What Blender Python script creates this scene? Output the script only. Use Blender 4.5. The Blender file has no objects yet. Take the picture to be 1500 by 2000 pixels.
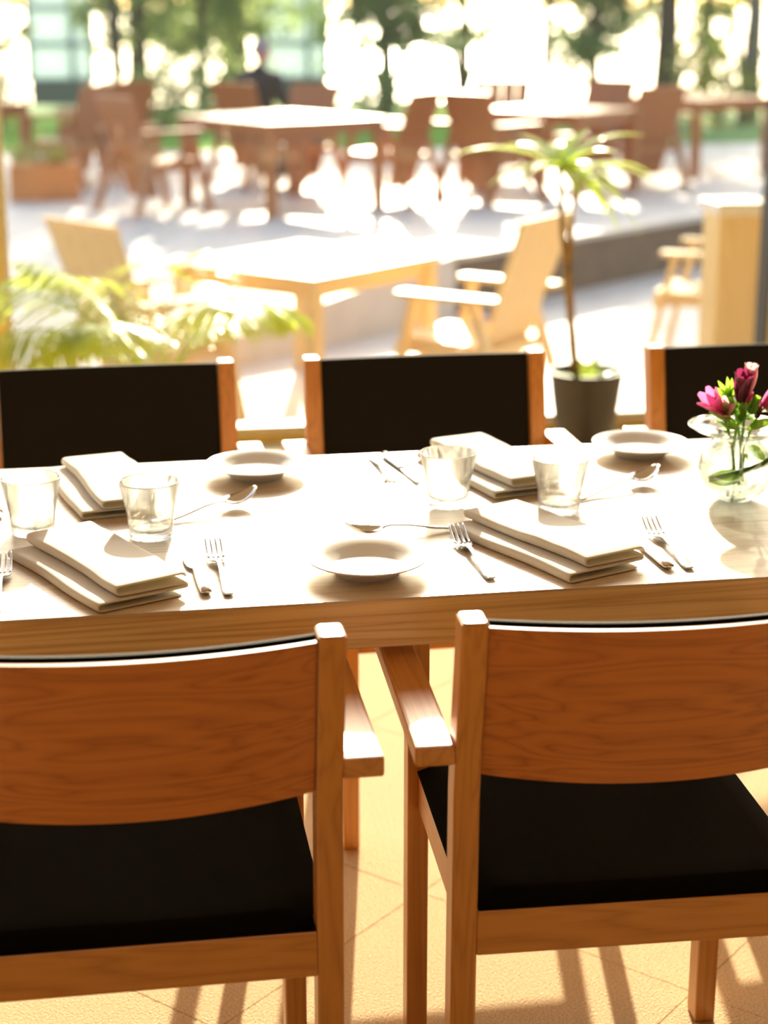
import bpy, bmesh, math, random
from mathutils import Vector, Matrix, Euler
C = bpy.context.scene.collection
S = bpy.context.scene
R = math.radians
random.seed(7)

# ------------------------------------------------------------------ camera
cam = bpy.data.cameras.new('camera'); cam_o = bpy.data.objects.new('camera', cam); C.objects.link(cam_o)
cam_o.location = (0, 0, 1.5)
cam_o.rotation_euler = (R(90 - 16.31), 0, R(-9.9))
cam.sensor_fit = 'VERTICAL'; cam.sensor_height = 36; cam.sensor_width = 24; cam.lens = 61.2
cam.dof.use_dof = True; cam.dof.focus_distance = 2.36; cam.dof.aperture_fstop = 2.9
cam.clip_end = 4000
S.camera = cam_o

# ------------------------------------------------------------------ light
SUN_EL, SUN_AZ = 20.7, 10.4
sd = Vector((math.sin(R(SUN_AZ)) * math.cos(R(SUN_EL)), math.cos(R(SUN_AZ)) * math.cos(R(SUN_EL)), math.sin(R(SUN_EL))))
sun = bpy.data.lights.new('sun', 'SUN'); sun_o = bpy.data.objects.new('sun', sun); C.objects.link(sun_o)
sun.energy = 12.0; sun.angle = R(0.7); sun.cycles.is_caustics_light = True; sun.color = (1.0, 0.86, 0.66)
sun_o.rotation_euler = sd.to_track_quat('Z', 'Y').to_euler(); sun_o.location = (2, 12, 9)
w = bpy.data.worlds.new('world'); S.world = w; w.use_nodes = True
nt = w.node_tree; nt.nodes.clear()
sky = nt.nodes.new('ShaderNodeTexSky'); sky.sky_type = 'NISHITA'; sky.sun_disc = False
sky.sun_elevation = R(SUN_EL); sky.sun_rotation = R(SUN_AZ); sky.air_density = 1.0; sky.dust_density = 2.5; sky.ozone_density = 1.0
bg = nt.nodes.new('ShaderNodeBackground'); bg.inputs[1].default_value = 0.42
wo = nt.nodes.new('ShaderNodeOutputWorld')
nt.links.new(sky.outputs[0], bg.inputs[0]); nt.links.new(bg.outputs[0], wo.inputs[0])
S.view_settings.view_transform = 'Standard'; S.view_settings.look = 'None'
S.view_settings.gamma = 1.0; S.view_settings.use_curve_mapping = False
S.view_settings.exposure = 0.36
S.cycles.use_denoising = True
S.cycles.max_bounces = 10; S.cycles.transparent_max_bounces = 24; S.cycles.diffuse_bounces = 5
S.cycles.sample_clamp_indirect = 6.0; S.cycles.sample_clamp_direct = 0.0
S.cycles.caustics_reflective = False; S.cycles.caustics_refractive = False

# ------------------------------------------------------------------ materials
def newmat(name):
    m = bpy.data.materials.new(name); m.use_nodes = True
    n = m.node_tree; n.nodes.clear()
    out = n.nodes.new('ShaderNodeOutputMaterial')
    return m, n, out
def N(n, t, **k):
    x = n.nodes.new(t)
    for a, b in k.items(): setattr(x, a, b)
    return x
def ramp(n, fac, stops):
    r = n.nodes.new('ShaderNodeValToRGB'); e = r.color_ramp.elements
    e[0].position, e[0].color = stops[0][0], (*stops[0][1], 1)
    e[1].position, e[1].color = stops[-1][0], (*stops[-1][1], 1)
    for p, c in stops[1:-1]:
        q = e.new(p); q.color = (*c, 1)
    n.links.new(fac, r.inputs[0]); return r
def pbsdf(n, out, col=None, rough=.5, metal=0, spec=.5):
    b = n.nodes.new('ShaderNodeBsdfPrincipled')
    if col is not None: b.inputs['Base Color'].default_value = (*col, 1)
    b.inputs['Roughness'].default_value = rough; b.inputs['Metallic'].default_value = metal
    b.inputs['Specular IOR Level'].default_value = spec
    n.links.new(b.outputs[0], out.inputs[0]); return b
def plain(name, col, rough=.5, metal=0, spec=.5, var=.12, scale=30, bump=0.0, bscale=200):
    m, n, out = newmat(name); b = pbsdf(n, out, col, rough, metal, spec)
    tc = N(n, 'ShaderNodeTexCoord'); no = N(n, 'ShaderNodeTexNoise'); no.inputs['Scale'].default_value = scale
    n.links.new(tc.outputs['Object'], no.inputs['Vector'])
    r = ramp(n, no.outputs[0], [(.3, tuple(c * (1 - var) for c in col)), (.7, tuple(min(1, c * (1 + var)) for c in col))])
    n.links.new(r.outputs[0], b.inputs['Base Color'])
    if bump:
        n2 = N(n, 'ShaderNodeTexNoise'); n2.inputs['Scale'].default_value = bscale; n2.inputs['Detail'].default_value = 3
        n.links.new(tc.outputs['Object'], n2.inputs['Vector'])
        bp = N(n, 'ShaderNodeBump'); bp.inputs['Strength'].default_value = bump; bp.inputs['Distance'].default_value = .004
        n.links.new(n2.outputs[0], bp.inputs['Height']); n.links.new(bp.outputs[0], b.inputs['Normal'])
    return m
def wood(name, axis, c0, c1, rough=.4, fine=1.0, ringamp=1.0, spec=.5, coat=0.0, bump=.15, contrast=1.0, stretch=1.0):
    """grain lines that run along `axis` of the object"""
    m, n, out = newmat(name); b = pbsdf(n, out, c0, rough, 0, spec)
    if coat: b.inputs['Coat Weight'].default_value = coat; b.inputs['Coat Roughness'].default_value = .28
    tc = N(n, 'ShaderNodeTexCoord')
    mp = N(n, 'ShaderNodeMapping'); s = [14.0 * fine] * 3; s[axis] = .9 * fine * stretch
    mp.inputs['Scale'].default_value = s
    n.links.new(tc.outputs['Object'], mp.inputs[0])
    n1 = N(n, 'ShaderNodeTexNoise'); n1.inputs['Scale'].default_value = 1.0; n1.inputs['Detail'].default_value = 2; n1.inputs['Distortion'].default_value = .6
    n.links.new(mp.outputs[0], n1.inputs['Vector'])
    mul = N(n, 'ShaderNodeMath', operation='MULTIPLY'); mul.inputs[1].default_value = 9.0 * ringamp
    n.links.new(n1.outputs[0], mul.inputs[0])
    fr = N(n, 'ShaderNodeMath', operation='PINGPONG'); fr.inputs[1].default_value = .5
    n.links.new(mul.outputs[0], fr.inputs[0])
    mp2 = N(n, 'ShaderNodeMapping'); s2 = [260.0 * fine] * 3; s2[axis] = 5.0
    mp2.inputs['Scale'].default_value = s2; n.links.new(tc.outputs['Object'], mp2.inputs[0])
    n2 = N(n, 'ShaderNodeTexNoise'); n2.inputs['Scale'].default_value = 1.0; n2.inputs['Detail'].default_value = 2
    n.links.new(mp2.outputs[0], n2.inputs['Vector'])
    mx = N(n, 'ShaderNodeMath', operation='MULTIPLY_ADD'); mx.inputs[1].default_value = .35
    n.links.new(n2.outputs[0], mx.inputs[0]); n.links.new(fr.outputs[0], mx.inputs[2])
    k = lambda t: tuple(a + (q - a) * t * contrast for a, q in zip(c0, c1))
    r = ramp(n, mx.outputs[0], [(.12, k(1.0)), (.30, k(.45)), (.62, k(0.0)), (.8, k(.12))])
    n.links.new(r.outputs[0], b.inputs['Base Color'])
    bp = N(n, 'ShaderNodeBump'); bp.inputs['Strength'].default_value = bump; bp.inputs['Distance'].default_value = .001
    n.links.new(mx.outputs[0], bp.inputs['Height']); n.links.new(bp.outputs[0], b.inputs['Normal'])
    return m
def thin_glass(name, tint=(.97, .985, .975), base=.035, power=4.0, gloss=.9, rough=.02, dust=0.0):
    m, n, out = newmat(name)
    lw = N(n, 'ShaderNodeLayerWeight'); lw.inputs[0].default_value = .5
    pw = N(n, 'ShaderNodeMath', operation='POWER'); pw.inputs[1].default_value = power
    n.links.new(lw.outputs['Facing'], pw.inputs[0])
    ma = N(n, 'ShaderNodeMath', operation='MULTIPLY_ADD'); ma.inputs[1].default_value = gloss; ma.inputs[2].default_value = base
    n.links.new(pw.outputs[0], ma.inputs[0]); ma.use_clamp = True
    t = N(n, 'ShaderNodeBsdfTransparent'); t.inputs[0].default_value = (*tint, 1)
    g = N(n, 'ShaderNodeBsdfGlossy'); g.inputs['Roughness'].default_value = rough
    mx = N(n, 'ShaderNodeMixShader')
    n.links.new(ma.outputs[0], mx.inputs[0]); n.links.new(t.outputs[0], mx.inputs[1]); n.links.new(g.outputs[0], mx.inputs[2])
    last = mx
    if dust:
        tr = N(n, 'ShaderNodeBsdfTranslucent'); tr.inputs[0].default_value = (1, .97, .9, 1)
        m2 = N(n, 'ShaderNodeMixShader'); m2.inputs[0].default_value = dust
        n.links.new(mx.outputs[0], m2.inputs[1]); n.links.new(tr.outputs[0], m2.inputs[2]); last = m2
    n.links.new(last.outputs[0], out.inputs[0]); return m
def leafmat(name, c, ct, rough=.4, mix=.5, var=.3):
    m, n, out = newmat(name); b = pbsdf(n, out, c, rough)
    tr = N(n, 'ShaderNodeBsdfTranslucent'); tr.inputs[0].default_value = (*ct, 1)
    tc = N(n, 'ShaderNodeTexCoord'); no = N(n, 'ShaderNodeTexNoise'); no.inputs['Scale'].default_value = 9
    n.links.new(tc.outputs['Object'], no.inputs['Vector'])
    r = ramp(n, no.outputs[0], [(.3, tuple(x * (1 - var) for x in c)), (.7, tuple(min(1, x * (1 + var)) for x in c))])
    n.links.new(r.outputs[0], b.inputs['Base Color'])
    ms = N(n, 'ShaderNodeMixShader'); ms.inputs[0].default_value = mix
    n.links.new(b.outputs[0], ms.inputs[1]); n.links.new(tr.outputs[0], ms.inputs[2]); n.links.new(ms.outputs[0], out.inputs[0])
    return m

OR0, OR1 = (.60, .262, .046), (.36, .125, .017)
M = {}
for i, a in enumerate('xyz'):
    M['wood_' + a] = wood('oiled_orange_wood_' + a, i, OR0, OR1, rough=.36, fine=1.3, contrast=.6, coat=.25)
M['ply'] = wood('orange_plywood', 0, (.54, .185, .029), (.30, .08, .010), rough=.42, fine=1.2, ringamp=1.2, contrast=.75, bump=.06, stretch=.5)
M['ash'] = wood('pale_ash_top', 0, (.72, .60, .45), (.52, .38, .24), rough=.36, fine=1.6, ringamp=.9, contrast=.7, bump=.2)
M['ash_edge'] = wood('ash_edge', 0, (.93, .74, .45), (.60, .38, .17), rough=.45, fine=2.4, ringamp=.8, contrast=.9, stretch=.25)
for i, a in enumerate('xyz'):
    M['teak_' + a] = wood('outdoor_teak_' + a, i, (.42, .135, .022), (.27, .075, .011), rough=.42, fine=.8, contrast=.6)
    M['pine_' + a] = wood('outdoor_veiled_pine_' + a, i, (.84, .60, .26), (.70, .45, .16), rough=.45, fine=.8, contrast=.6)  # paler than the teak: glare veil over the near set put into the colour
M['frame'] = wood('window_frame_wood', 2, (.88, .68, .16), (.74, .52, .11), rough=.4, fine=.8, contrast=.6)
M['bead'] = plain('painted_bead', (.82, .76, .68), .45)
M['reveal_shade'] = plain('painted_reveal_shade', (.03, .032, .03), .6)  # near-black colour standing for shade on the stile's inner side
M['fabric'] = plain('black_woven_fabric', (.0045, .0035, .0025), .8, spec=.3, var=.3, scale=600, bump=.35, bscale=1400)
fb = [x for x in M['fabric'].node_tree.nodes if x.type == 'BSDF_PRINCIPLED'][0]
fb.inputs['Sheen Weight'].default_value = 1.0; fb.inputs['Sheen Roughness'].default_value = .25; fb.inputs['Sheen Tint'].default_value = (1, .95, .85, 1)
M['seat_fabric'] = plain('black_seat_fabric', (.0035, .0026, .0018), .9, spec=.06, var=.3, scale=600, bump=.35, bscale=1400)
M['porcelain'] = plain('white_porcelain', (.80, .79, .76), .16, var=.01)
M['steel'] = plain('polished_steel', (.72, .71, .69), .17, 1.0, var=.03)
M['carpet'] = plain('beige_carpet', (.62, .46, .27), .95, spec=.1, var=.24, scale=300, bump=1.0, bscale=260)
M['wall'] = plain('warm_timber_wall', (.19, .095, .038), .9, var=.03)
M['ceil'] = plain('ceiling_boards', (.50, .43, .35), .9, var=.02)
M['pot'] = plain('dark_matt_pot', (.040, .033, .024), .42, var=.08)
M['soil'] = plain('potting_soil', (.020, .014, .009), .95, var=.5, scale=120)
M['terracotta'] = plain('clay_pot', (.50, .20, .08), .7)
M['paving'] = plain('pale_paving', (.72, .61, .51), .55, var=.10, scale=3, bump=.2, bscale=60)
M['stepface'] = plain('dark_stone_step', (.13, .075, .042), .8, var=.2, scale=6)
M['lawn'] = plain('lawn_soil', (.16, .30, .06), .95, var=.3, scale=4)
M['bark'] = plain('dark_bark', (.060, .042, .030), .9, var=.35, scale=12)
M['bark_grey'] = plain('grey_bark', (.16, .13, .11), .9, var=.3, scale=10)
def mixed_glass(name, col, k, base, power, gloss):
    m = thin_glass(name, col, base, power, gloss); n = m.node_tree; out = [x for x in n.nodes if x.type == 'OUTPUT_MATERIAL'][0]
    src = out.inputs[0].links[0].from_socket
    g = N(n, 'ShaderNodeBsdfGlass'); g.inputs['IOR'].default_value = 1.45; g.inputs['Color'].default_value = (*col, 1); g.inputs['Roughness'].default_value = 0
    ms = N(n, 'ShaderNodeMixShader'); ms.inputs[0].default_value = k
    n.links.new(src, ms.inputs[1]); n.links.new(g.outputs[0], ms.inputs[2]); n.links.new(ms.outputs[0], out.inputs[0])
    return m
M['glassware'] = mixed_glass('drinking_glass', (.97, .98, .975), .68, .03, 2.2, .7)
M['vase'] = mixed_glass('vase_glass', (.965, .985, .975), .40, .035, 2.2, .7)
M['water'] = thin_glass('vase_water', (.955, .985, .955), .015, 5.0, .5)
M['pane'] = thin_glass('window_glass', (.95, .965, .95), .02, 5.0, .9, dust=.004)
M['palm'] = leafmat('palm_leaf', (.24, .36, .05), (.62, .72, .10), .28, .6)
M['drac'] = leafmat('dracaena_leaf', (.26, .40, .07), (.55, .68, .10), .25, .5)
M['cane'] = plain('dracaena_cane', (.30, .20, .06), .6, var=.25, scale=40)
M['stemgreen'] = leafmat('flower_stem', (.10, .24, .03), (.32, .55, .06), .4, .4)
M['flowerleaf'] = leafmat('flower_leaf', (.17, .38, .04), (.45, .70, .08), .35, .5)
M['petal'] = leafmat('pink_petal', (.66, .06, .26), (.85, .22, .48), .4, .5)
M['petal_pale'] = leafmat('pale_pink_petal', (.80, .36, .40), (.9, .55, .55), .4, .5)
M['bud'] = leafmat('dark_red_bud', (.14, .012, .045), (.38, .04, .14), .4, .35)
M['tree_leaf'] = leafmat('tree_leaf', (.17, .24, .085), (.42, .52, .18), .6, .5)
M['tree_leaf2'] = leafmat('bush_leaf', (.13, .21, .09), (.28, .40, .16), .6, .5)
M['tree_leaf3'] = leafmat('yellow_leaf', (.22, .24, .05), (.42, .42, .08), .6, .45)
M['panel'] = leafmat('translucent_cladding_glass', (.90, .90, .88), (.55, .62, .66), .6, .5, .03)
M['mullion'] = plain('grey_facade_bar', (.20, .25, .27), .5)
M['plinth'] = plain('dark_plinth', (.06, .065, .075), .7)
M['jacket'] = plain('navy_jacket', (.014, .015, .022), .85, spec=.2)
M['skin'] = plain('skin', (.62, .30, .22), .5)
M['hair'] = plain('grey_hair', (.30, .25, .26), .8)
M['trouser'] = plain('dark_trousers', (.03, .03, .04), .85)
M['shoe'] = plain('black_shoe', (.015, .013, .012), .5)
M['orange_box'] = plain('orange_planter', (.70, .25, .06), .6)
# napkin: plain weave
m, n, out = newmat('white_linen'); b = pbsdf(n, out, (.90, .88, .83), .85, 0, .2)
tc = N(n, 'ShaderNodeTexCoord'); bp = N(n, 'ShaderNodeBump'); bp.inputs['Strength'].default_value = .12; bp.inputs['Distance'].default_value = .0002
wx = N(n, 'ShaderNodeTexWave'); wx.inputs['Scale'].default_value = 190; wx.bands_direction = 'X'
wy = N(n, 'ShaderNodeTexWave'); wy.inputs['Scale'].default_value = 190; wy.bands_direction = 'Y'
ad = N(n, 'ShaderNodeMath', operation='ADD')
for q in (wx, wy): n.links.new(tc.outputs['Object'], q.inputs['Vector'])
n.links.new(wx.outputs['Fac'], ad.inputs[0]); n.links.new(wy.outputs['Fac'], ad.inputs[1])
n.links.new(ad.outputs[0], bp.inputs['Height']); n.links.new(bp.outputs[0], b.inputs['Normal'])
tr = N(n, 'ShaderNodeBsdfTranslucent'); tr.inputs[0].default_value = (.80, .70, .45, 1)
ms = N(n, 'ShaderNodeMixShader'); ms.inputs[0].default_value = .22
n.links.new(b.outputs[0], ms.inputs[1]); n.links.new(tr.outputs[0], ms.inputs[2]); n.links.new(ms.outputs[0], out.inputs[0])
M['linen'] = m
# sea: rippled, glossy
m, n, out = newmat('sea_water'); b = pbsdf(n, out, (.20, .26, .30), .22, 0, .5)
tc = N(n, 'ShaderNodeTexCoord'); no = N(n, 'ShaderNodeTexNoise'); no.inputs['Scale'].default_value = .35; no.inputs['Detail'].default_value = 4
n.links.new(tc.outputs['Object'], no.inputs['Vector'])
bp = N(n, 'ShaderNodeBump'); bp.inputs['Strength'].default_value = .6; bp.inputs['Distance'].default_value = .6
n.links.new(no.outputs[0], bp.inputs['Height']); n.links.new(bp.outputs[0], b.inputs['Normal'])
M['sea'] = m

# ------------------------------------------------------------------ mesh helpers
def obj(name, bm, mat, parent=None, smooth=False, loc=None):
    me = bpy.data.meshes.new(name)
    bmesh.ops.recalc_face_normals(bm, faces=bm.faces)
    if smooth:
        for f in bm.faces: f.smooth = True
    bm.to_mesh(me); bm.free()
    o = bpy.data.objects.new(name, me); C.objects.link(o)
    if mat: me.materials.append(mat)
    if parent: o.parent = parent
    if loc: o.location = loc
    return o
def tag(o, label, cat, group=None, kind=None):
    o['label'] = label; o['category'] = cat
    if group: o['group'] = group
    if kind: o['kind'] = kind
    return o
def thing(name, label, cat, loc=(0, 0, 0), rz=0, group=None):
    o = bpy.data.objects.new(name, None); C.objects.link(o); o.empty_display_size = .1
    o.location = loc; o.rotation_euler = (0, 0, rz)
    return tag(o, label, cat, group)
def struct(name, bm, mat, parent=None):
    o = obj(name, bm, mat, parent); o['kind'] = 'structure'; return o
def dup(o, loc, rz, label, group=None):
    r = o.copy(); C.objects.link(r); r.location = loc; r.rotation_euler = (0, 0, rz); r['label'] = label
    if group: r['group'] = group
    for ch in list(o.children):
        c = ch.copy(); C.objects.link(c); c.parent = r
        for g in list(ch.children):
            d = g.copy(); C.objects.link(d); d.parent = c
    return r
def box(bm, x0, x1, y0, y1, z0, z1, bev=0.0, seg=2, mat=None):
    r = bmesh.ops.create_cube(bm, size=1.0)
    vs = r['verts']
    for v in vs:
        v.co = Vector(((x0 + x1) / 2 + v.co.x * (x1 - x0), (y0 + y1) / 2 + v.co.y * (y1 - y0), (z0 + z1) / 2 + v.co.z * (z1 - z0)))
    if bev:
        es = list({e for v in vs for e in v.link_edges})
        r2 = bmesh.ops.bevel(bm, geom=es, offset=bev, segments=seg, affect='EDGES', profile=.6)
        vs = list({v for f in r2['faces'] for v in f.verts} | {v for v in vs if v.is_valid})
    if mat is not None:
        for v in vs: v.co = mat @ v.co
    return vs
def B(*a, **k):
    bm = bmesh.new(); box(bm, *a, **k); return bm
def rings(bm, rs, closed=True, cap=True):
    """loft through rings of equal length"""
    vr = [[bm.verts.new(p) for p in r] for r in rs]
    n = len(vr[0])
    for a, b_ in zip(vr[:-1], vr[1:]):
        for i in range(n if closed else n - 1):
            j = (i + 1) % n
            try: bm.faces.new((a[i], a[j], b_[j], b_[i]))
            except ValueError: pass
    if cap and closed:
        for r in (vr[0], vr[-1]):
            try: bm.faces.new(r)
            except ValueError: pass
    return vr
def lathe(bm, prof, n=48, z0=0, c=(0, 0)):
    rs = [[(c[0] + r * math.cos(2 * math.pi * i / n), c[1] + r * math.sin(2 * math.pi * i / n), z0 + z) for i in range(n)] for r, z in prof]
    r_ = rings(bm, rs, True, True); bmesh.ops.remove_doubles(bm, verts=bm.verts, dist=1e-5); return r_
def tube(bm, pts, rad, n=10, cap=True):
    pts = [Vector(p) for p in pts]; rs = []
    up = Vector((0, 0, 1))
    for i, p in enumerate(pts):
        t = (pts[min(i + 1, len(pts) - 1)] - pts[max(i - 1, 0)]).normalized()
        a = t.cross(up)
        if a.length < .05: a = t.cross(Vector((1, 0, 0)))
        a.normalize(); b_ = a.cross(t)
        r = rad[i] if isinstance(rad, (list, tuple)) else rad
        rs.append([p + r * (math.cos(2 * math.pi * k / n) * a + math.sin(2 * math.pi * k / n) * b_) for k in range(n)])
    rings(bm, rs, True, cap)
def bar(bm, p, q, wx, wy, up=(0, 0, 1), bev=0.0):
    """rectangular bar from p to q"""
    p, q = Vector(p), Vector(q); t = (q - p); L = t.length; t.normalize()
    a = Vector(up).cross(t)
    if a.length < .05: a = Vector((1, 0, 0)).cross(t)
    a.normalize(); b_ = t.cross(a)
    mt = Matrix((a, b_, t)).transposed().to_4x4(); mt.translation = p
    return box(bm, -wx / 2, wx / 2, -wy / 2, wy / 2, 0, L, bev, 2, mt)

# ------------------------------------------------------------------ the room
GL = 6.10        # plane of the glass
MX = [-.307 + 2.842 * k for k in range(-2, 4)]
CE = 3.9
bm = B(MX[0] - .2, MX[-1] + .2, -5.2, GL + .1, -.14, -.02)
floor = struct('floor', bm, M['soil'])
# carpet tiles laid diagonally on the floor
ts = .53; ang = R(43); ca, sa = math.cos(ang), math.sin(ang)
tile_me = None
cnt = 0
p_off = .271 * sa - 2.447 * ca
for i in range(-12, 13):
    for j in range(-14, 8):
        u0 = i * ts + .11; v0 = p_off + j * ts
        cx_, cy_ = u0 + ts / 2, -(v0 + ts / 2)
        # local axes: e1 = (ca, sa), e2 = (sa, -ca)
        x = (u0 + ts / 2) * ca + (v0 + ts / 2) * sa; y = (u0 + ts / 2) * sa - (v0 + ts / 2) * ca
        if not (-1.9 < x < 3.4 and 1.0 < y < 5.45): continue
        if tile_me is None:
            tb = B(-ts / 2 + .0003, ts / 2 - .0003, -ts / 2 + .0003, ts / 2 - .0003, -.02, 0, .0007, 1)
            o = obj('carpet_tile', tb, M['carpet'], floor); tile_me = o.data
        else:
            o = bpy.data.objects.new('carpet_tile', tile_me); C.objects.link(o); o.parent = floor
        o.location = (x, y, random.uniform(-.0003, 0)); o.rotation_euler = (0, 0, ang + random.choice((0, math.pi)))
        cnt += 1
bm = bmesh.new()   # carpet outside the tiles built one by one
for (x0, x1, y0, y1) in ((MX[0] - .2, -1.5, -5.2, GL), (3.0, MX[-1] + .2, -5.2, GL), (-1.5, 3.0, -5.2, 1.35), (-1.5, 3.0, 5.1, GL)):
    box(bm, x0, x1, y0, y1, -.02, -.0035)
carp = obj('carpet', bm, M['carpet'], floor); carp['kind'] = 'stuff'
struct('ceiling', B(MX[0] - .2, MX[-1] + .2, -5.2, GL + .1, CE, CE + .15), M['ceil'])
struct('wall_left', B(MX[0] - .2, MX[0], -5.2, GL + .1, -.02, CE), M['wall'])
struct('wall_right', B(MX[-1], MX[-1] + .2, -5.2, GL + .1, -.02, CE), M['wall'])
bm = bmesh.new()   # back wall; unseen opening added to let sky light fill the room
box(bm, MX[0], MX[-1], -5.2, -5.0, -.02, .5); box(bm, MX[0], MX[-1], -5.2, -5.0, 2.5, CE)
for x0, x1 in ((MX[0], -.6), (.6, MX[-1])): box(bm, x0, x1, -5.2, -5.0, .5, 2.5)
struct('wall_back', bm, M['wall'])
struct('wall_front', B(MX[0], MX[-1], GL - .08, GL + .08, CE - .2, CE), M['wall'])
for k in range(5):
    x0, x1 = MX[k], MX[k + 1]
    wn = obj('window_%d' % (k + 1), B(x0, x1, GL - .10, GL + .04, -.02, .014, .003), M['frame']); wn['kind'] = 'structure'
    obj('bottom_rail', B(x0 + .03, x1 - .03, GL - .075, GL - .012, .014, .052, .004), M['bead'], wn)
    obj('glazing_bead', B(x0 + .045, x0 + .069, GL - .022, GL - .006, .052, CE - .25, .003), M['bead'], wn)
    obj('top_rail', B(x0 + .03, x1 - .03, GL - .075, GL - .012, CE - .25, CE - .2, .004), M['bead'], wn)
    obj('stile', B(x0, x0 + .045, GL - .10, GL + .04, .014, CE - .2, .004), M['frame'], wn)
    obj('stile', B(x1 - .045, x1, GL - .10, GL + .04, .014, CE - .2, .004), M['frame'], wn)
    obj('reveal_shade', B(x1 - .052, x1 - .0445, GL - .085, GL + .035, .05, CE - .25), M['reveal_shade'], wn)  # dark strip that paints the shaded reveal of the right stile
    g = obj('pane', B(x0 + .045, x1 - .045, GL - .002, GL + .002, .05, CE - .24), M['pane'], wn)

# ------------------------------------------------------------------ dining table
TZ = .75
t = thing('dining_table', 'long pale ash dining table with thick edge, laid for lunch', 'table', (.64, 2.5, 0))
# laminated from three planks, each a plank of its own
ys = (2.125, 2.38, 2.64, 2.885)
obj('tabletop', B(-1.36, 1.38, ys[0] - 2.5, ys[3] - 2.5, TZ - .068, TZ - .0015, .003, 2), M['ash_edge'], t)
for a, b_ in zip(ys[:-1], ys[1:]):
    obj('top_plank', B(-1.3585, 1.3785, a - 2.5 + .0002, b_ - 2.5 - .0001, TZ - .004, TZ, .0006, 1), M['ash'], t).cycles.is_caustics_receiver = True
for sx in (-1.25, 1.27):
    for sy in (-.29, .30):
        obj('leg', B(sx - .035, sx + .035, sy - .035, sy + .035, 0, TZ - .068, .004), M['wood_z'], t)

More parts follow.
